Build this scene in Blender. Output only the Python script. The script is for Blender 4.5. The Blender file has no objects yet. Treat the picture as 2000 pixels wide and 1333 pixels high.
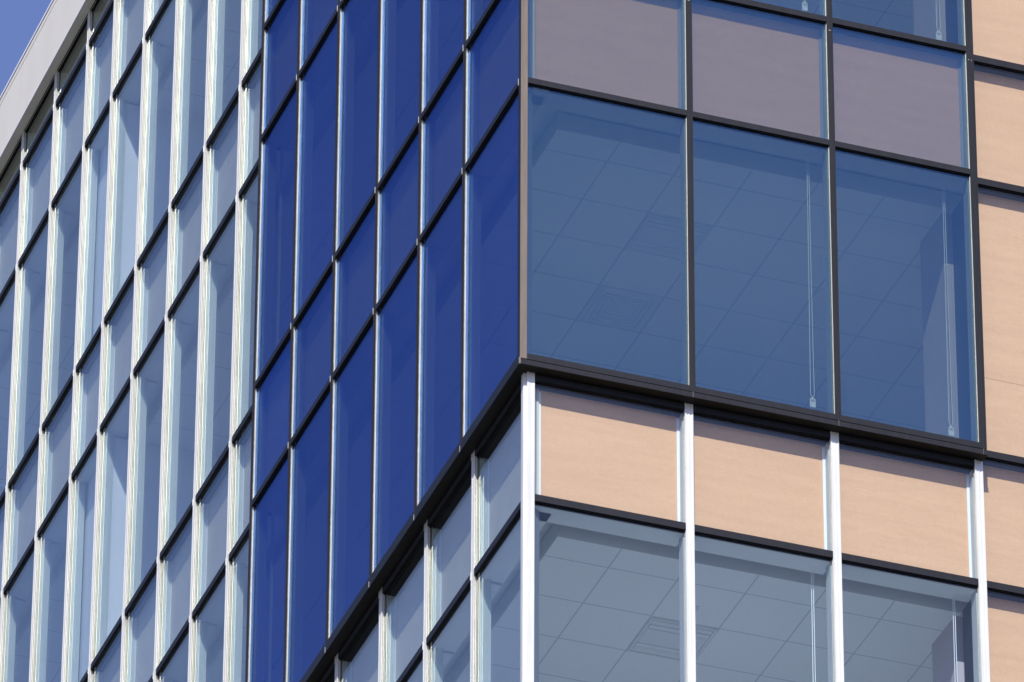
import bpy, bmesh, math, random
from mathutils import Vector, Matrix
random.seed(7)
S = bpy.context.scene
COL = S.collection

# ------------------------------------------------------------------ camera
cam_d = bpy.data.cameras.new("camera")
cam = bpy.data.objects.new("camera", cam_d)
COL.objects.link(cam)
R = Vector((0.94113765, -0.33800279, 0.00374704))
U = Vector((-0.18577874, -0.50795942, 0.84110849))
F = Vector((0.28239367, 0.79229498, 0.54085347))
cam.matrix_world = Matrix(((R.x, U.x, -F.x, -21.08590), (R.y, U.y, -F.y, -58.93271),
                           (R.z, U.z, -F.z, -40.13047), (0, 0, 0, 1)))
cam_d.sensor_width = 36
cam_d.lens = 15273.946 / 2000 * 36
cam_d.clip_start = 1
cam_d.clip_end = 3000
S.camera = cam

# ------------------------------------------------------------------ light
SUN = Vector((-0.42, -1.0, 0.96)).normalized()       # towards the sun
SUN_EL = math.asin(SUN.z)
SUN_AZ = math.atan2(SUN.x, SUN.y)                     # clockwise from +Y
w = bpy.data.worlds.new("World"); S.world = w; w.use_nodes = True
nt = w.node_tree; nt.nodes.clear()
sky = nt.nodes.new("ShaderNodeTexSky"); sky.sky_type = 'NISHITA'; sky.sun_disc = False
sky.sun_elevation = SUN_EL; sky.sun_rotation = SUN_AZ
sky.altitude = 300; sky.air_density = 1.1; sky.dust_density = 0.4; sky.ozone_density = 3.0
bg = nt.nodes.new("ShaderNodeBackground"); bg.inputs[1].default_value = 0.115
wo = nt.nodes.new("ShaderNodeOutputWorld")
tint = nt.nodes.new("ShaderNodeMix"); tint.data_type = 'RGBA'; tint.blend_type = 'MULTIPLY'
tint.inputs[0].default_value = 1; tint.inputs[7].default_value = (1.03, .905, 1.14, 1)
nt.links.new(sky.outputs[0], tint.inputs[6]); nt.links.new(tint.outputs[2], bg.inputs[0]); nt.links.new(bg.outputs[0], wo.inputs[0])
sd = bpy.data.lights.new("sun", 'SUN'); sd.energy = 4.8; sd.angle = math.radians(0.53)
sd.color = (1.0, 0.945, 0.87)
so = bpy.data.objects.new("sun", sd); COL.objects.link(so)
so.rotation_euler = SUN.to_track_quat('Z', 'Y').to_euler()
so.location = SUN * 50

S.view_settings.view_transform = 'Standard'; S.view_settings.look = 'None'
S.view_settings.exposure = 0.42; S.view_settings.gamma = 1
S.render.engine = 'CYCLES'
cy = S.cycles
cy.use_denoising = True
try: cy.denoiser = 'OPENIMAGEDENOISE'
except Exception: pass
cy.max_bounces = 12; cy.diffuse_bounces = 5; cy.glossy_bounces = 6
cy.transparent_max_bounces = 40; cy.transmission_bounces = 8
cy.caustics_reflective = True; cy.blur_glossy = 0.5
cy.sample_clamp_indirect = 6.0

# ------------------------------------------------------------------ materials
def new_mat(name):
    m = bpy.data.materials.new(name); m.use_nodes = True
    t = m.node_tree; t.nodes.clear()
    o = t.nodes.new("ShaderNodeOutputMaterial")
    return m, t, o
def N(t, kind, **kw):
    n = t.nodes.new(kind)
    for k, v in kw.items():
        if k.startswith('i_'): n.inputs[k[2:].replace('_', ' ')].default_value = v
        elif k.startswith('n'): n.inputs[int(k[1:])].default_value = v
        else: setattr(n, k, v)
    return n
def coords(t, scale=(1, 1, 1)):
    tc = t.nodes.new("ShaderNodeTexCoord")
    mp = t.nodes.new("ShaderNodeMapping"); mp.inputs['Scale'].default_value = scale
    t.links.new(tc.outputs['Object'], mp.inputs['Vector'])
    return mp.outputs['Vector']
def noise(t, vec, scale, detail=3, rough=.5):
    n = t.nodes.new("ShaderNodeTexNoise")
    n.inputs['Scale'].default_value = scale; n.inputs['Detail'].default_value = detail
    n.inputs['Roughness'].default_value = rough
    t.links.new(vec, n.inputs['Vector']); return n.outputs['Fac']
def ramp(t, fac, stops):
    r = t.nodes.new("ShaderNodeValToRGB")
    while len(r.color_ramp.elements) < len(stops): r.color_ramp.elements.new(.5)
    for e, (p, c) in zip(r.color_ramp.elements, stops):
        e.position = p; e.color = (*c, 1)
    t.links.new(fac, r.inputs[0]); return r.outputs[0]
def math_(t, op, a, b=None):
    n = t.nodes.new("ShaderNodeMath"); n.operation = op
    for i, x in enumerate((a, b)):
        if x is None: continue
        if isinstance(x, (int, float)): n.inputs[i].default_value = x
        else: t.links.new(x, n.inputs[i])
    return n.outputs[0]

def metal(name, lo, hi, rough=.4, metallic=0.0, scale=(6, 6, .6), nscale=3, bump=0.02, spec=.5):
    m, t, o = new_mat(name)
    v = coords(t, scale)
    b = t.nodes.new("ShaderNodeBsdfPrincipled")
    f = noise(t, v, nscale, 5, .6)
    t.links.new(ramp(t, f, [(.3, lo), (.7, hi)]), b.inputs['Base Color'])
    b.inputs['Metallic'].default_value = metallic
    b.inputs['Specular IOR Level'].default_value = spec
    f2 = noise(t, v, nscale * 7, 4, .6)
    r = N(t, "ShaderNodeMapRange", n3=rough * .8, n4=rough * 1.25)
    t.links.new(f2, r.inputs[0]); t.links.new(r.outputs[0], b.inputs['Roughness'])
    bp = N(t, "ShaderNodeBump", i_Strength=bump, i_Distance=.01)
    t.links.new(f2, bp.inputs['Height']); t.links.new(bp.outputs[0], b.inputs['Normal'])
    t.links.new(b.outputs[0], o.inputs[0]); return m

M = {}
M['silver'] = metal('silver_aluminium', (.58, .585, .56), (.68, .685, .66), .32, 0.25)
M['flank'] = metal('mill_finish_aluminium', (.44, .46, .43), (.60, .62, .58), .34, 0.2)
M['charcoal'] = metal('charcoal_anodised_aluminium', (.010, .011, .015), (.015, .016, .021), .5, spec=.22)
M['bronze'] = metal('bronze_anodised_aluminium', (.14, .115, .092), (.19, .155, .125), .38, .2)
M['fascia'] = metal('grey_roof_fascia', (.70, .67, .575), (.75, .72, .62), .55, scale=(1, 1, 1), nscale=1.2)
M['fascia_lip'] = metal('grey_fascia_lip', (.80, .79, .84), (.85, .84, .88), .4)
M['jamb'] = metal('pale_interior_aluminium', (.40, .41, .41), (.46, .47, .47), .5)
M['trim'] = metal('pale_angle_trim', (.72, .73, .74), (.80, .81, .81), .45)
M['jamb_lit'] = metal('jamb_sunlight_in_colour', (.46, .50, .44), (.54, .58, .51), .5)  # lighter copy of the jamb: sunlight on the left facade put into its colour
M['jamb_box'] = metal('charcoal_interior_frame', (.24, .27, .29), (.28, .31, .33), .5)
M['pan'] = metal('pale_grey_back_pan', (.52, .46, .36), (.60, .54, .43), .6, scale=(1, 1, 1))
M['jamb_dim'] = metal('grey_return_shade_in_colour', (.16, .18, .20), (.19, .21, .23), .5)  # jamb darkened at the corner, shade painted into the base colour
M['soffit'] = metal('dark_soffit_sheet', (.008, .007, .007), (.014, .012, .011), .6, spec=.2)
M['wall'] = metal('painted_white_interior_wall', (.72, .74, .74), (.76, .78, .78), .8, scale=(1, 1, 1))
M['carpet'] = metal('grey_carpet', (.50, .51, .51), (.56, .57, .57), .95, scale=(1, 1, 1), nscale=20)
M['concrete'] = metal('concrete_slab', (.30, .30, .29), (.36, .36, .35), .9, scale=(1, 1, 1))
M['cord'] = metal('white_bead_cord', (.75, .78, .76), (.8, .82, .8), .4)
M['troffer'] = metal('white_enamel_light_fitting', (.70, .72, .73), (.74, .76, .77), .5)
M['louvre'] = metal('grey_vent_louvre', (.74, .76, .78), (.78, .80, .82), .5)
M['black_gap'] = metal('black_rubber_seal', (.004, .004, .004), (.007, .006, .006), .8, spec=.15)

# brown weathered glazing gasket with broken bright specks
m, t, o = new_mat('weathered_gasket')
v = coords(t, (1, 1, 1)); b = t.nodes.new("ShaderNodeBsdfPrincipled")
f = noise(t, v, 45, 6, .75)
t.links.new(ramp(t, f, [(.40, (.05, .036, .03)), (.53, (.22, .18, .15)), (.66, (.60, .57, .54))]), b.inputs['Base Color'])
b.inputs['Roughness'].default_value = .7
t.links.new(b.outputs[0], o.inputs[0]); M['gasket'] = m

# tan woven / wood-look shadow-box panel
m, t, o = new_mat('tan_woodgrain_panel')
tc = t.nodes.new("ShaderNodeTexCoord")
oi = t.nodes.new("ShaderNodeObjectInfo")
def mp(scale):
    x = t.nodes.new("ShaderNodeMapping"); x.inputs['Scale'].default_value = scale
    ad = t.nodes.new("ShaderNodeVectorMath"); ad.operation = 'ADD'
    t.links.new(tc.outputs['Object'], ad.inputs[0]); t.links.new(x.outputs[0], ad.inputs[1]) if False else None
    sc = t.nodes.new("ShaderNodeVectorMath"); sc.operation = 'SCALE'; sc.inputs['Scale'].default_value = 37.0
    cmb = t.nodes.new("ShaderNodeCombineXYZ")
    for i in range(3): t.links.new(oi.outputs['Random'], cmb.inputs[i])
    t.links.new(cmb.outputs[0], sc.inputs[0]); t.links.new(sc.outputs[0], ad.inputs[1])
    t.links.new(ad.outputs[0], x.inputs['Vector']); return x.outputs[0]
g1 = noise(t, mp((.6, .6, 6)), 1.6, 5, .6)        # broad soft bands
g2 = noise(t, mp((7, 7, 90)), 2.0, 4, .6)            # fine horizontal grain
g3 = noise(t, mp((110, 110, 9)), 1.6, 3, .6)         # vertical weave
g4 = noise(t, mp((60, 60, 60)), 2.4, 2, .5)
s = math_(t, 'MULTIPLY', g1, .30)
s = math_(t, 'ADD', s, math_(t, 'MULTIPLY', g2, .38))
s = math_(t, 'ADD', s, math_(t, 'MULTIPLY', g3, .26))
s = math_(t, 'ADD', s, math_(t, 'MULTIPLY', g4, .06))
c = ramp(t, s, [(.36, (.60, .325, .158)), (.50, (.67, .372, .186)), (.64, (.735, .422, .22))])
b = t.nodes.new("ShaderNodeBsdfPrincipled"); b.inputs['Roughness'].default_value = .7
t.links.new(c, b.inputs['Base Color'])
t.links.new(b.outputs[0], o.inputs[0]); M['tan'] = m

# ceiling tiles: 0.7 m lay-in grid with speckle
m, t, o = new_mat('lay_in_ceiling_tiles')
tc = t.nodes.new("ShaderNodeTexCoord"); sp = t.nodes.new("ShaderNodeSeparateXYZ")
t.links.new(tc.outputs['Object'], sp.inputs[0])
def line(ax, ph):
    a = math_(t, 'ADD', sp.outputs[ax], 70 - ph)
    a = math_(t, 'DIVIDE', a, .7); a = math_(t, 'FRACT', a)
    a = math_(t, 'SUBTRACT', a, .5); a = math_(t, 'ABSOLUTE', a)
    return math_(t, 'GREATER_THAN', a, .5 - .011)
ln = math_(t, 'MAXIMUM', line(0, .553), line(1, .275))
sn = noise(t, tc.outputs['Object'], 130, 2, .6)
tile = ramp(t, sn, [(.35, (.74, .76, .76)), (.6, (.82, .84, .84))])
mx = t.nodes.new("ShaderNodeMix"); mx.data_type = 'RGBA'
t.links.new(ln, mx.inputs[0]); t.links.new(tile, mx.inputs[6]); mx.inputs[7].default_value = (.50, .53, .58, 1)
b = t.nodes.new("ShaderNodeBsdfPrincipled"); b.inputs['Roughness'].default_value = .9
t.links.new(mx.outputs[2], b.inputs['Base Color'])
t.links.new(b.outputs[0], o.inputs[0]); M['tiles'] = m

# vertically striped interior column cladding
m, t, o = new_mat('fluted_column_cladding')
tc = t.nodes.new("ShaderNodeTexCoord"); sp = t.nodes.new("ShaderNodeSeparateXYZ")
t.links.new(tc.outputs['Object'], sp.inputs[0])
a = math_(t, 'ADD', sp.outputs[0], sp.outputs[1]); a = math_(t, 'DIVIDE', a, .055); a = math_(t, 'FRACT', a)
c = ramp(t, a, [(.0, (.26, .23, .26)), (.12, (.42, .37, .39)), (.9, (.42, .37, .39))])
b = t.nodes.new("ShaderNodeBsdfPrincipled"); b.inputs['Roughness'].default_value = .6
t.links.new(c, b.inputs['Base Color']); t.links.new(b.outputs[0], o.inputs[0]); M['fluted'] = m

def N2(t, src, lo, hi):
    n = t.nodes.new('ShaderNodeMapRange'); n.inputs[3].default_value = lo; n.inputs[4].default_value = hi
    t.links.new(src, n.inputs[0]); return n.outputs[0]
def glass(name, r0, tint, gcol, wav=.0, dust=.004, gface=None):
    m, t, o = new_mat(name)
    ge = t.nodes.new("ShaderNodeNewGeometry")
    dt = t.nodes.new("ShaderNodeVectorMath"); dt.operation = 'DOT_PRODUCT'
    t.links.new(ge.outputs['Normal'], dt.inputs[0]); t.links.new(ge.outputs['Incoming'], dt.inputs[1])
    cs = math_(t, 'ABSOLUTE', dt.outputs['Value'])
    k = math_(t, 'SUBTRACT', 1.0, cs); k = math_(t, 'POWER', k, 5.0)
    k = math_(t, 'MULTIPLY', k, 1 - r0); k = math_(t, 'ADD', k, r0)
    tr = t.nodes.new("ShaderNodeBsdfTransparent"); tr.inputs[0].default_value = (*tint, 1)
    gl = t.nodes.new("ShaderNodeBsdfGlossy"); gl.inputs['Roughness'].default_value = .0
    gl.inputs['Color'].default_value = (*gcol, 1)
    if wav:
        nz = noise(t, coords(t, (1, 1, .5)), 1.3, 2, .5)
        bp = N(t, "ShaderNodeBump", i_Strength=wav, i_Distance=.02)
        t.links.new(nz, bp.inputs['Height']); t.links.new(bp.outputs[0], gl.inputs['Normal'])
    mx = t.nodes.new("ShaderNodeMixShader")
    t.links.new(k, mx.inputs[0]); t.links.new(tr.outputs[0], mx.inputs[1]); t.links.new(gl.outputs[0], mx.inputs[2])
    # each pane a touch different, and a thin film of dust
    oi = t.nodes.new("ShaderNodeObjectInfo")
    hs = t.nodes.new("ShaderNodeHueSaturation"); 
    # the coating's reflection turns from steel at near-normal view to cobalt at grazing view
    if gface:
        cm = t.nodes.new("ShaderNodeMix"); cm.data_type = 'RGBA'
        mr = t.nodes.new('ShaderNodeMapRange'); mr.inputs[1].default_value = .3; mr.inputs[2].default_value = .8
        t.links.new(cs, mr.inputs[0]); t.links.new(mr.outputs[0], cm.inputs[0])
        cm.inputs[6].default_value = (*gcol, 1); cm.inputs[7].default_value = (*gface, 1)
        t.links.new(cm.outputs[2], hs.inputs['Color'])
    else: hs.inputs['Color'].default_value = (*gcol, 1)
    t.links.new(N2(t, oi.outputs['Random'], .93, 1.06), hs.inputs['Value']); t.links.new(hs.outputs[0], gl.inputs['Color'])
    df = t.nodes.new("ShaderNodeBsdfDiffuse"); df.inputs['Color'].default_value = (.62, .64, .66, 1)
    nz = noise(t, coords(t, (1.5, 1.5, .8)), 2.2, 6, .65)
    m2 = t.nodes.new("ShaderNodeMixShader")
    t.links.new(N2(t, nz, dust * .3, dust * 1.7), m2.inputs[0])
    t.links.new(mx.outputs[0], m2.inputs[1]); t.links.new(df.outputs[0], m2.inputs[2])
    t.links.new(m2.outputs[0], o.inputs[0]); return m
M['clear'] = glass('clear_insulating_glass', .05, (.905, .95, .982), (.94, 1.0, .94))
M['blue'] = glass('blue_tinted_insulating_glass', .14, (.930, .952, .934), (.150, .30, .72), 0, .004, (.25, .50, .68))

m, t, o = new_mat('paved_ground')
v = coords(t); b = t.nodes.new("ShaderNodeBsdfPrincipled"); b.inputs['Roughness'].default_value = .9
t.links.new(ramp(t, noise(t, v, .2, 6, .6), [(.3, (.08, .08, .075)), (.7, (.12, .118, .11))]), b.inputs['Base Color'])
t.links.new(b.outputs[0], o.inputs[0]); M['ground'] = m

# ------------------------------------------------------------------ mesh helper
class MB:
    def __init__(s): s.v = []; s.f = []; s.mi = []; s.mats = []
    def mat(s, m):
        if m not in s.mats: s.mats.append(m)
        return s.mats.index(m)
    def box(s, x0, x1, y0, y1, z0, z1, m):
        if x0 > x1: x0, x1 = x1, x0
        if y0 > y1: y0, y1 = y1, y0
        n = len(s.v); k = s.mat(m)
        s.v += [(x0, y0, z0), (x1, y0, z0), (x1, y1, z0), (x0, y1, z0), (x0, y0, z1), (x1, y0, z1), (x1, y1, z1), (x0, y1, z1)]
        for q in ((0, 3, 2, 1), (4, 5, 6, 7), (0, 1, 5, 4), (1, 2, 6, 5), (2, 3, 7, 6), (3, 0, 4, 7)):
            s.f.append(tuple(n + i for i in q)); s.mi.append(k)
    def prism(s, pts, z0, z1, m):
        n = len(s.v); k = s.mat(m); c = len(pts)
        s.v += [(x, y, z0) for x, y in pts] + [(x, y, z1) for x, y in pts]
        s.f.append(tuple(n + i for i in reversed(range(c)))); s.mi.append(k)
        s.f.append(tuple(n + c + i for i in range(c))); s.mi.append(k)
        for i in range(c):
            j = (i + 1) % c
            s.f.append((n + i, n + j, n + c + j, n + c + i)); s.mi.append(k)
    def tube(s, pts, r, m, sides=6):
        k = s.mat(m); rings = []
        for i, p in enumerate(pts):
            p = Vector(p)
            d = (Vector(pts[min(i + 1, len(pts) - 1)]) - Vector(pts[max(i - 1, 0)])).normalized()
            a = d.cross(Vector((0, 1, 0.01))).normalized(); b = d.cross(a)
            n = len(s.v)
            for q in range(sides):
                an = 2 * math.pi * q / sides
                s.v.append(tuple(p + a * r * math.cos(an) + b * r * math.sin(an)))
            rings.append(n)
        for a, b in zip(rings, rings[1:]):
            for q in range(sides):
                s.f.append((a + q, a + (q + 1) % sides, b + (q + 1) % sides, b + q)); s.mi.append(k)
    def build(s, name, parent=None, bevel=0, loc=None):
        me = bpy.data.meshes.new(name)
        vs = s.v if loc is None else [(x - loc[0], y - loc[1], z - loc[2]) for x, y, z in s.v]
        me.from_pydata(vs, [], s.f)
        for m in s.mats: me.materials.append(M[m])
        me.polygons.foreach_set('material_index', s.mi); me.update()
        ob = bpy.data.objects.new(name, me); COL.objects.link(ob)
        if parent is not None: ob.parent = parent
        if loc is not None: ob.location = loc
        if bevel:
            bv = ob.modifiers.new('bevel', 'BEVEL'); bv.width = bevel; bv.segments = 1; bv.limit_method = 'ANGLE'
        return ob

def fb(mb, face, pl, u0, u1, d0, d1, z0, z1, m):
    """box on a facade: u along it, d inward from its cap plane."""
    if face == 'R': mb.box(u0, u1, pl + d0, pl + d1, z0, z1, m)
    else: mb.box(pl + d0, pl + d1, u0, u1, z0, z1, m)

# ------------------------------------------------------------------ levels and grid (metres)
H, HV = 4.672, 3.189
P = .111
Bz = lambda n: n * H                # sill level of floor n
Az = lambda n: n * H + HV           # head level of floor n
GZ = -41.75
GLS, IN0 = .031, .057               # glass plane, inside face of glass

RBOX = [.035, 1.757, 3.257, 4.765]                       # mullion centres, right facade of the bay
RMAIN = [.1515, 1.760, 3.260, 4.760, 6.26, 7.76, 9.26]
LBOX = [.035, 1.688, 3.043, 4.404, 5.771, 7.147, 8.444]
LMAIN_LOW = [.17, 1.645, 3.033, 4.40, 5.77, 7.14, 8.44]
LMAIN = [8.50, 9.588, 10.871, 12.167, 13.463, 14.749, 15.866, 17.241, 18.638, 20.03, 21.42, 22.81]

bld = bpy.data.objects.new('office_building', None); COL.objects.link(bld)
bld.location = (0, 0, 0)
bld['label'] = 'glass curtain wall office building with a projecting dark-framed blue glass corner bay'
bld['category'] = 'office building'

# ------------------------------------------------------------------ mullions
def mullion(face, pl, u, z0, z1, dark, hw):
    """front cap, glazing body, weathered gasket, interior box; spliced once a storey."""
    mb = MB(); gk = MB()
    cuts = [z0] + [Bz(n) - .155 for n in range(-2, 4) if z0 + .2 < Bz(n) - .155 < z1 - .1] + [z1]
    capm = 'charcoal' if dark else 'silver'
    cp = MB()
    for a, b in zip(cuts, cuts[1:]):
        b2 = b - (.005 if b != z1 else 0)
        # cap: two raised ribs with a shallow channel between them
        fb(cp, face, pl, u - hw, u + hw, .0065, .010, a, b2, capm)
        fb(cp, face, pl, u - hw, u - hw + .017, .0, .0060, a, b2, capm)
        fb(cp, face, pl, u + hw - .017, u + hw, .0, .0060, a, b2, capm)
        if hw > .034: fb(cp, face, pl, u - .008, u + .008, .0015, .0060, a, b2, capm)
        # pressure plate body, bright on its flanks
        fb(mb, face, pl, u - hw + .0015, u + hw - .0015, .0102, .0118, a, b2, 'flank')
        fb(mb, face, pl, u - hw + .0045, u + hw - .0045, .0120, .0175, a, b2, 'gasket')
        fb(mb, face, pl, u - hw + .001, u + hw - .001, .0177, .0275, a, b2, 'flank')
        if b != z1:
            fb(cp, face, pl, u - hw + .003, u + hw - .003, .0069, .0272, b2, b, 'flank')
    fb(gk, face, pl, u - hw, u + hw, .0278, GLS - .0005, z0, z1, 'flank')
    fb(gk, face, pl, u - hw - .0015, u + hw + .0015, .0290, GLS - .0006, z0, z1, 'gasket')
    # through-glass web and interior box
    fb(mb, face, pl, u - .010, u + .010, GLS, IN0, z0, z1, 'black_gap')
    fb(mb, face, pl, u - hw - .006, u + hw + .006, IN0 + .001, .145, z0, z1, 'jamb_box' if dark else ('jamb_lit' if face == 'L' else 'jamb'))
    ob = mb.build('mullion', bld, loc=None)
    cp.build('cap', ob); gk.build('gasket', ob)
    return ob

# ------------------------------------------------------------------ transom
def transom(mb, face, pl, u0, u1, z, h=.064):
    """horizontal cap between two mullions; top edge at z."""
    fb(mb, face, pl, u0, u1, .002, .012, z - h, z, 'charcoal')
    fb(mb, face, pl, u0, u1, .0125, .019, z - h + .003, z - .002, 'charcoal')
    fb(mb, face, pl, u0, u1, .0195, .0255, z - h - .008, z, 'charcoal')
    fb(mb, face, pl, u0, u1, .0260, GLS - .0005, z - h - .014, z + .003, 'black_gap')
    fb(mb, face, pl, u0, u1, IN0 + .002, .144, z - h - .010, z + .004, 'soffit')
    # pale end clip standing against the mullion
    e = .008
    if face == 'L': fb(mb, face, pl, u0 + .001, u0 + e, -.003, .0015, z - h - .004, z + .008, 'flank')

def pane(face, pl, u0, u1, z0, z1, gm, parent):
    mb = MB()
    if gm == 'blue':
        fb(mb, face, pl, u0, u1, GLS, GLS + .006, z0, z1, gm)
        fb(mb, face, pl, u0, u1, GLS + .0185, GLS + .0245, z0, z1, gm)
    else:
        fb(mb, face, pl, u0, u1, GLS, GLS + .018, z0, z1, gm)
    return mb.build('pane', parent)

def window(face, pl, a, b, ha, hb, z0, z1, dark, corner=False):
    """vision unit between mullion centres a and b, sill z0, head z1."""
    gm = 'blue' if dark else 'clear'
    u0, u1 = a + ha, b - hb
    mb = MB()
    hz = z1 - .075
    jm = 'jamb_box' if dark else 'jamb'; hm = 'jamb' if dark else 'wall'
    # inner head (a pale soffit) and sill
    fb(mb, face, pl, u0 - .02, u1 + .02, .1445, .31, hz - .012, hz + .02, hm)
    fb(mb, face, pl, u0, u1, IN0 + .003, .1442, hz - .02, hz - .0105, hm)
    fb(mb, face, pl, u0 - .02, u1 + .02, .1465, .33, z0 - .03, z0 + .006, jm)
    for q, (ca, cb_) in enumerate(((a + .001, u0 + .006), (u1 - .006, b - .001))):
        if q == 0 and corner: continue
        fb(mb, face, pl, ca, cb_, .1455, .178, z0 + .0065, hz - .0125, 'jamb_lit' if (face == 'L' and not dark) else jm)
    ob = mb.build('window', bld)
    if dark: ob['label'] = 'dark-framed blue tinted window of the projecting corner bay'
    pane(face, pl, u0 - .004, u1 + .004, z0 - .02, z1 - .05, gm, ob)
    tb = MB(); transom(tb, face, pl, u0 + .001, u1 - .001, z1, .064 if dark else .074); tb.build('transom', ob)
    if corner:
        cb = MB()
        # splayed return beside the corner post, its shade put into a darker grey
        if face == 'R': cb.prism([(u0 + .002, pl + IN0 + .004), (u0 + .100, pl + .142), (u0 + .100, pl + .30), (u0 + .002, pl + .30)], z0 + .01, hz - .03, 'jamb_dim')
        cb.build('corner_return', ob) if cb.v else None
    return ob

def spandrel(face, pl, a, b, ha, hb, z0, z1, dark, corner=False, tname='spandrel_panel', top_transom=True, joint=None, h=None):
    gm = 'blue' if dark else 'clear'
    u0, u1 = a + ha, b - hb
    mb = MB()
    D = .144
    if joint is None:
        fb(mb, face, pl, u0 - .01, u1 + .01, D, D + .02, z0 - .02, z1 - .0, 'pan' if face == 'L' else 'tan')
    else:
        fb(mb, face, pl, u0 - .01, u1 + .01, D, D + .02, z0 - .02, joint - .002, 'tan')
        fb(mb, face, pl, u0 - .01, u1 + .01, D, D + .02, joint + .002, z1, 'tan')
        fb(mb, face, pl, u0 - .01, u1 + .01, D + .004, D + .019, joint - .002, joint + .002, 'flank')
    ob = mb.build(tname, bld)
    if dark: ob['label'] = 'spandrel panel seen mauve through the blue glass of the projecting bay'
    tr = MB()
    # pale angle trim framing the panel left and right
    q = u0 + .075 if (corner and face == 'R') else u0
    fb(tr, face, pl, u1 - .034, u1 + .004, D - .010, D - .001, z0 + .005, z1 - .09, 'jamb_box' if dark else 'trim')
    fb(tr, face, pl, q - .004, q + .034, D - .010, D - .001, z0 + .005, z1 - .09, 'jamb_box' if dark else 'trim')
    if corner and face == 'R':
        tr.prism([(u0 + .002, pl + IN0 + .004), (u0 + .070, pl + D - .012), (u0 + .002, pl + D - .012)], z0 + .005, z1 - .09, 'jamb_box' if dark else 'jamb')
    tr.build('trim', ob)
    pane(face, pl, u0 - .004, u1 + .004, z0 - .02, z1 - .05, gm, ob)
    tb = MB(); transom(tb, face, pl, u0 + .001, u1 - .001, z1, h or (.064 if dark else .074)); tb.build('transom', ob)
    return ob

HB, HM = .0305, .0425

# ---- projecting bay
ZT = 3 * H - .05
for i, u in enumerate(RBOX):
    if i: mullion('R', 0, u, -.066, ZT, True, HB + (.008 if i == 3 else 0))
for j, u in enumerate(LBOX):
    if j: mullion('L', 0, u, -.066, ZT, True, HB)
# corner post of the bay: fluted bronze
mb = MB()
mb.box(.004, .066, .004, .066, -.066, ZT, 'bronze')
for k, (x0, x1) in enumerate(((.0, .010), (.014, .024), (.029, .041), (.046, .053), (.057, .070))):
    mb.box(x0, x1, -.001 if k in (1, 3) else .0, .0036, -.066, ZT, 'bronze')
mb.box(-.002, .0035, .0037, .028, -.066, ZT, 'charcoal')
mb.box(-.002, .0035, .031, .060, -.066, ZT, 'charcoal')
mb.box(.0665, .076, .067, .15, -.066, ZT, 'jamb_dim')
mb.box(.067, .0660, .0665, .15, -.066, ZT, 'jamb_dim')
cpo = mb.build('corner_post', bld); cpo['label'] = 'fluted bronze corner post of the projecting bay'

for n in range(0, 3):
    for i in range(3):
        ha = .035 if i == 0 else HB
        hb = HB + (.008 if i == 2 else 0)
        window('R', 0, RBOX[i], RBOX[i + 1], ha, hb, Bz(n), Az(n), True, i == 0)
        spandrel('R', 0, RBOX[i], RBOX[i + 1], ha, hb, Az(n), Bz(n + 1) - (.06 if n == 2 else 0), True, i == 0)
    for j in range(6):
        ha = .035 if j == 0 else HB
        window('L', 0, LBOX[j], LBOX[j + 1], ha, HB, Bz(n), Az(n), True, j == 0)
        spandrel('L', 0, LBOX[j], LBOX[j + 1], ha, HB, Az(n), Bz(n + 1) - (.06 if n == 2 else 0), True, j == 0)

# base ledge of the bay: sill transoms, shadow gap, fascia and dark soffit
mb = MB()
XE, YE = 4.806, 8.478
for i in range(3):
    a = RBOX[i] + (.036 if i == 0 else HB + .001); b = RBOX[i + 1] - HB - .001 - (.008 if i == 2 else 0)
    mb.box(a, b, .002, .034, -.067, -.003, 'charcoal')
for j in range(6):
    a = LBOX[j] + (.036 if j == 0 else HB + .001); b = LBOX[j + 1] - HB - .001
    mb.box(.002, .034, a, b, -.067, -.003, 'charcoal')
mb.box(.030, XE - .01, .030, .11, -.084, -.068, 'black_gap')
mb.box(.030, .11, .1105, YE - .01, -.084, -.068, 'black_gap')
mb.build('sill_rail', bld)
mb = MB()
# fascia pieces, jointed at each mullion
xs = [-.010] + [u for u in RBOX[1:3]] + [XE]
for a, b in zip(xs, xs[1:]):
    mb.box(a + (0.0008 if a > 0 else 0), b - .0008, -.010, .0, -.138, -.083, 'charcoal')
ys = [.0005] + LBOX[1:6] + [YE]
for a, b in zip(ys, ys[1:]):
    mb.box(-.010, 0, a + .0008, b - .0008, -.138, -.083, 'charcoal')
for u in RBOX[1:3]: mb.box(u - .0022, u + .0022, -.0125, -.0102, -.139, -.074, 'bronze')
mb.box(XE - .046, XE - .043, -.0125, -.0102, -.139, -.074, 'bronze')
for u in LBOX[1:6]: mb.box(-.0125, -.0102, u - .004, u + .004, -.139, -.072, 'jamb')
mb.box(-.0125, .004, -.0125, .004, -.139, -.070, 'bronze')
mb.build('ledge_fascia', bld)
mb = MB()
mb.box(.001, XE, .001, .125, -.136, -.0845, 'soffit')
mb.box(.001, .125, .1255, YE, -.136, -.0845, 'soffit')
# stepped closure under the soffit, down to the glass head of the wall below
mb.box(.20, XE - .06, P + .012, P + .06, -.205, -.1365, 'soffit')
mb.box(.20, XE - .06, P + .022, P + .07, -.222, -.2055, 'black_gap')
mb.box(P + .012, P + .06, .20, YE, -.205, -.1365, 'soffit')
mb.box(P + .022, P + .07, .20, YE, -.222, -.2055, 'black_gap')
mb.build('ledge_soffit', bld)
# bay end walls
mb = MB()
mb.box(XE - .004, XE, .012, .13, -.066, ZT, 'charcoal')
mb.box(.012, .13, YE - .004, YE, -.066, ZT, 'charcoal')
mb.box(.001, XE, .001, .4, ZT, ZT + .05, 'charcoal'); mb.box(.001, .4, .401, YE, ZT, ZT + .05, 'charcoal')
mb.build('bay_end', bld)

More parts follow.
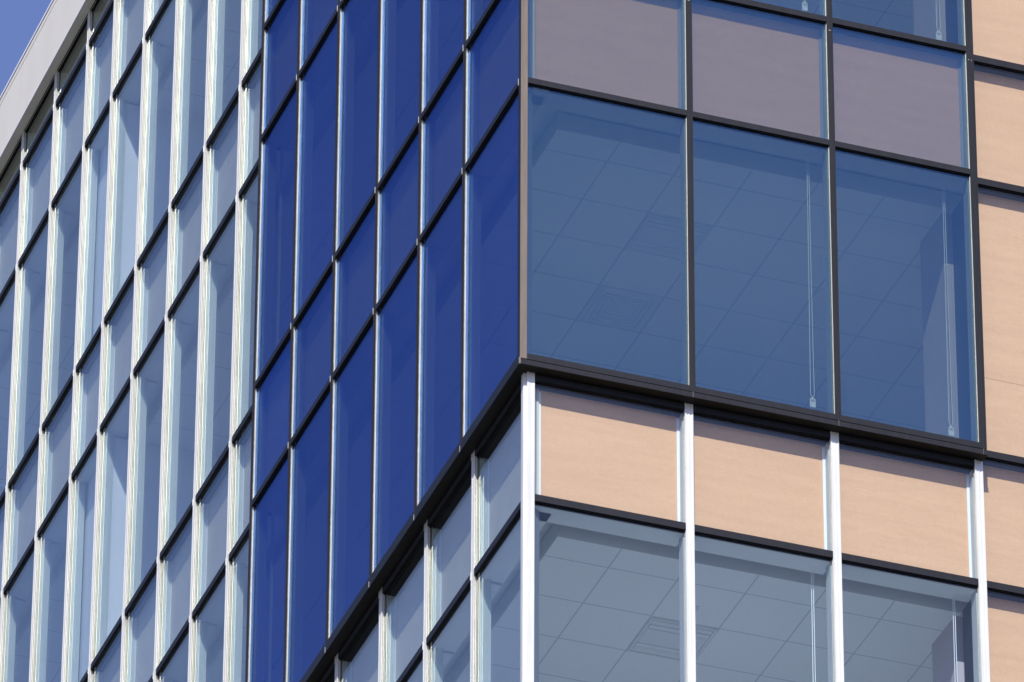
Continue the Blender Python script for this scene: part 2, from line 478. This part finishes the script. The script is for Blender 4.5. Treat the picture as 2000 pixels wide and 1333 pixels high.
# ---- main wall, right facade
for i in range(1, 4): mullion('R', P, RMAIN[i], Bz(-2), -.137, False, HM)
for i in range(4, 7): mullion('R', P, RMAIN[i], Bz(-2), 3 * H + .46, False, HM)
# silver corner post
mb = MB()
z0, z1 = Bz(-2), -.137
mb.box(.113, .190, P, P + .0265, z0, z1, 'silver')
mb.box(.113, .133, P - .003, P - .0002, z0, z1, 'silver'); mb.box(.170, .190, P - .003, P - .0002, z0, z1, 'silver')
mb.box(.1385, .192, P + .027, P + .09, z0, z1, 'silver')
mb.box(.092, .1380, P + .0275, P + .09, z0, z1, 'silver')
mb.box(.085, .0915, P + .030, P + .055, z0, z1, 'silver'); mb.box(.085, .0915, P + .060, P + .088, z0, z1, 'silver')
mb.box(.189, .196, P + .028, P + .0385, z0, z1, 'gasket')
pc = mb.build('corner_post', bld); pc['label'] = 'silver corner post of the wall below the bay'
hc = .0405
for i in range(3):
    ha = hc if i == 0 else HM
    window('R', P, RMAIN[i], RMAIN[i + 1], ha, HM, Bz(-1), Az(-1), False, i == 0)
    spandrel('R', P, RMAIN[i], RMAIN[i + 1], ha, HM, Az(-1), -.15, False, i == 0, h=.06)
    window('R', P, RMAIN[i], RMAIN[i + 1], ha, HM, Bz(-2), Az(-2), False, i == 0)
    spandrel('R', P, RMAIN[i], RMAIN[i + 1], ha, HM, Az(-2), Bz(-1), False, i == 0)
for i in range(3, 6):
    for n in range(-1, 3):
        ua, hA = (RMAIN[i], HM) if (i > 3 or n < 0) else (XE - .002, .003)
        spandrel('R', P, ua, RMAIN[i + 1], hA, HM, Bz(n), Az(n), False, tname='cladding_panel', joint=Bz(n) + .93)
        spandrel('R', P, ua if not (n == -1 and i == 3) else RMAIN[i], RMAIN[i + 1], hA, HM, Az(n), Bz(n + 1), False, tname='cladding_panel')

# ---- main wall, left facade
for j in range(1, 7): mullion('L', P, LMAIN_LOW[j], Bz(-2), -.137, False, HM)
for j in range(1, 12): mullion('L', P, LMAIN[j], Bz(-1), 3 * H + .46, False, HM)
for j in range(6):
    ha = .095 - (.17 - P) + .035 if j == 0 else HM
    window('L', P, LMAIN_LOW[j], LMAIN_LOW[j + 1], ha, HM, Bz(-1), Az(-1), False, j == 0)
    spandrel('L', P, LMAIN_LOW[j], LMAIN_LOW[j + 1], ha, HM, Az(-1), -.15, False, h=.06)
for j in range(11):
    ha = 0.0 if j == 0 else HM
    for n in range(0, 3):
        window('L', P, LMAIN[j], LMAIN[j + 1], ha, HM, Bz(n), Az(n), False)
        spandrel('L', P, LMAIN[j], LMAIN[j + 1], ha, HM, Az(n), Bz(n + 1), False)
    spandrel('L', P, LMAIN[j], LMAIN[j + 1], ha, HM, Bz(3), Bz(3) + .53, False, tname='clerestory_panel')

# ---- roof fascia (parapet)
mb = MB()
zf0, zf1 = 14.478, 15.46
XR, YR = 24.0, 23.6
def jointed(lo, hi, step):
    c = lo; r = []
    while c < hi: r.append((c, min(c + step, hi))); c += step
    return r
for a, b in jointed(.02, YR, 3.05):
    mb.box(.008, .05, a, b - .002, zf0 + .004, zf1 - .004, 'fascia')
for a, b in jointed(.008, XR, 3.05):
    mb.box(a, b - .002, .008, .0195, zf0 + .004, zf1 - .004, 'fascia')
mb.box(.004, .60, .004, YR, zf1 - .0035, zf1 + .012, 'fascia_lip')
mb.box(-.001, .0035, -.001, YR, zf1 - .022, zf1 + .012, 'fascia_lip')
mb.box(.0, .0075, .0, YR, zf0 - .010, zf0 + .012, 'fascia_lip')
mb.box(.0076, .20, .02, YR, zf0 - .004, zf0 + .0035, 'fascia')
mb.box(.0076, XR, .008, .0195, zf0 - .006, zf0 + .0035, 'fascia')
mb.box(.0081, .0078 + .0002, .02, YR, zf1 - .16, zf1 - .152, 'fascia_lip') if False else None
mb.box(.0045, .0078, .0, YR, zf1 - .115, zf1 - .108, 'fascia')
mb.box(.0505, .6, .02, YR, zf1 - .03, zf1 - .0045, 'concrete')
mb.box(.61, XR, .02, YR, zf1 - .25, zf1 - .2, 'concrete')
pf = mb.build('roof_fascia', bld); pf['label'] = 'plain grey metal roof fascia along the top edge'
mb = MB()
mb.box(P + .020, P + .10, 8.5, YR - .6, zf0 - .03, zf0 - .0045, 'black_gap')
mb.build('head_seal', bld)

# ---- interiors
IX, IY = 12.5, 23.5
for n in range(-2, 3):
    mb = MB()
    mb.box(.335, IX, .335, IY, Az(n) + .12, Bz(n + 1) - .012, 'wall')
    mb.build('floor_slab', bld)
    mb = MB()
    mb.box(.335, IX - .01, .335, IY - .01, Bz(n + 1) - .0115, Bz(n + 1) - .002, 'carpet')
    mb.build('floor', bld)
    mb = MB()
    zc = Az(n) - .105
    mb.box(.605, IX, .605, IY, zc, zc + .03, 'tiles')
    mb.box(.600, .6045, .600, IY, zc - .004, zc + .2, 'wall'); mb.box(.605, IX, .600, .6045, zc - .004, zc + .2, 'wall')
    mb.build('ceiling', bld)
    # rear walls, fluted column beside the last right-hand window, dark liner between it and the glass
    mb = MB()
    mb.box(IX + .01, IX + .1, .4, IY, Bz(n) + .0, Az(n) - .11, 'wall')
    mb.box(.4, IX, IY + .01, IY + .1, Bz(n), Az(n) - .11, 'wall')
    mb.build('interior_wall', bld)
    mb = MB(); mb.box(4.70, 5.30, .67, 1.25, Bz(n), Az(n) - .106, 'fluted'); mb.build('column', bld)
    if n >= 0:
      mb = MB(); mb.box(4.80, 4.85, .31, .66, Bz(n), Az(n) - .1, 'charcoal'); mb.build('wall_liner', bld)  # charcoal here paints in the unlit look of the recess by the column
    else:
      mb = MB(); mb.box(4.735, 4.76, .33, .56, Bz(n), Az(n) - .1, 'charcoal'); mb.build('wall_liner', bld)
    # partition that meets the left facade at a mullion, and the column casing next to it
    if n >= 0:
        mb = MB()
        mb.box(.28, 3.0, LMAIN[5] - .03, LMAIN[5] + .05, Bz(n), Az(n) - .107, 'wall')
        mb.build('partition', bld)
        mb = MB()
        mb.box(P + .21, P + .25, LMAIN[5] + .055, LMAIN[6] + .02, Bz(n) + .01, Az(n) - .09, 'wall')
        mb.build('column_casing', bld)
# storeys below the picture, down to the ground
mb = MB()
mb.box(.16, 22, .16, 23, GZ, Bz(-2) - .02, 'concrete')
for k in range(0, 7):
    z = Bz(-2) - 1.4 - k * H
    if z < GZ + 2: break
    mb.box(.14, 22.02, .14, 23.02, z - 2.9, z, 'blue')
mb.build('lower_storeys', bld)

# ------------------------------------------------------------------ fittings seen through the glass
def tag(o, label, cat, group=None):
    o['label'] = label; o['category'] = cat
    if group: o['group'] = group

def blind_cord(x, y, ztop, zbot, label):
    r = bpy.data.objects.new('blind_cord', None); COL.objects.link(r); r.location = (x, y, zbot)
    tag(r, label, 'blind cord', 'looped blind cords hanging inside the right-hand windows')
    mb = MB(); L = ztop - zbot; w2 = .021
    pts = [(-w2 * .45, 0, L), (-w2 * .6, 0, L * .6), (-w2 * .9, 0, .35)]
    for k in range(0, 9):
        a = math.pi * k / 8
        pts.append((-w2 * math.cos(a), 0, .125 + .05 - .055 * math.sin(a)))
    pts += [(w2 * .8, 0, .4), (w2 * .5, 0, L * .6), (w2 * .45, 0, L)]
    mb.tube(pts, .0034, 'cord'); mb.build('cord_loop', r)
    mb = MB()
    mb.box(-.028, .028, -.008, .008, 0, .095, 'cord'); mb.box(-.012, .012, -.006, .006, .0955, .112, 'cord')
    for k in range(3): mb.box(-.018, .018, -.0105, -.0082, .062 + k * .009, .066 + k * .009, 'jamb')
    mb.build('weight', r)
cords = [(3.095, .25, Az(0) - .1, .19, 'blind cord in the middle window of the blue bay, its weight above the ledge'),
         (4.540, .25, Az(0) - .1, .175, 'blind cord in the right window of the big blue bay, beside the fluted column'),
         (3.095, .25, Az(1) - .1, 4.87, 'blind cord at the top edge, above the middle mauve spandrel'),
         (4.540, .25, Az(1) - .1, 4.86, 'blind cord at the top edge, above the right mauve spandrel'),
         (3.10, .36, Az(-1) - .1, Bz(-1) + .1, 'blind cord in the middle clear window under the tan panels'),
         (4.56, .36, Az(-1) - .1, Bz(-1) + .1, 'blind cord in the right clear window under the tan panels, beside its dark liner')]
for c in cords: blind_cord(*c)

def troffer(x0, x1, y0, y1, zc, label):
    r = bpy.data.objects.new('ceiling_light', None); COL.objects.link(r)
    r.location = ((x0 + x1) / 2, (y0 + y1) / 2, zc)
    tag(r, label, 'ceiling light', 'unlit recessed ceiling lights')
    wx, wy = (x1 - x0) / 2, (y1 - y0) / 2
    mb = MB()
    mb.box(-wx, wx, -wy, -wy + .02, -.014, -.001, 'troffer'); mb.box(-wx, wx, wy - .02, wy, -.014, -.001, 'troffer')
    mb.box(-wx, -wx + .02, -wy + .0205, wy - .0205, -.014, -.001, 'troffer'); mb.box(wx - .02, wx, -wy + .0205, wy - .0205, -.014, -.001, 'troffer')
    mb.build('frame', r)
    mb = MB()
    mb.box(-wx + .03, wx - .03, -wy * .38, wy * .38, -.008, -.001, 'troffer')
    for s in (-1, 1):
        mb.prism([(-wx + .03, s * wy * .45), (wx - .03, s * wy * .45), (wx - .03, s * wy * .62), (-wx + .03, s * wy * .62)][::s], -.012, -.001, 'louvre')
        mb.box(-wx + .03, wx - .03, min(s * wy * .66, s * wy * .86), max(s * wy * .66, s * wy * .86), -.008, -.001, 'troffer')
    mb.build('diffuser', r)
troffer(1.965, 2.645, 1.69, 2.37, Az(-1) - .105, 'unlit ceiling light behind the clear glass under the tan panels')
troffer(1.965, 2.645, 1.69, 2.37, Az(0) - .105, 'unlit ceiling light behind the big blue tinted windows, above the square air vent')

r = bpy.data.objects.new('air_vent', None); COL.objects.link(r)
r.location = (2.30, 3.425, Az(0) - .105)
tag(r, 'square ceiling air vent of stepped louvres seen through the left blue tinted window', 'air vent')
mb = MB(); mb.box(-.335, .335, -.335, .335, -.006, -.001, 'troffer'); mb.build('face_plate', r)
for k in range(5):
    a = .29 - k * .052; b_ = a - .022; mb = MB(); z0, z1 = -.024 + k * .002, -.0065
    mb.box(-a, a, -a, -b_, z0, z1, 'louvre'); mb.box(-a, a, b_, a, z0, z1, 'louvre')
    mb.box(-a, -b_, -b_ + .0005, b_ - .0005, z0, z1, 'louvre'); mb.box(b_, a, -b_ + .0005, b_ - .0005, z0, z1, 'louvre')
    mb.build('louvre', r)
me = bpy.data.meshes.new('smoke_detector'); bm = bmesh.new()
bmesh.ops.create_cone(bm, cap_ends=True, segments=24, radius1=.016, radius2=.024, depth=.03, matrix=Matrix.Translation((0, 0, -.017)))
bmesh.ops.create_cone(bm, cap_ends=True, segments=16, radius1=.008, radius2=.012, depth=.012, matrix=Matrix.Translation((0, 0, -.040)))
bm.to_mesh(me); bm.free(); me.materials.append(M['louvre'])
so_ = bpy.data.objects.new('sprinkler_head', me); COL.objects.link(so_); so_.location = (2.31, 1.37, Az(-1) - .105)
tag(so_, 'small round ceiling sprinkler in the tiles behind the middle clear window', 'sprinkler')

# ------------------------------------------------------------------ ground
mb = MB(); mb.box(-1500, 1500, -1500, 1500, GZ - .5, GZ, 'ground')
g = mb.build('ground'); g['kind'] = 'structure'
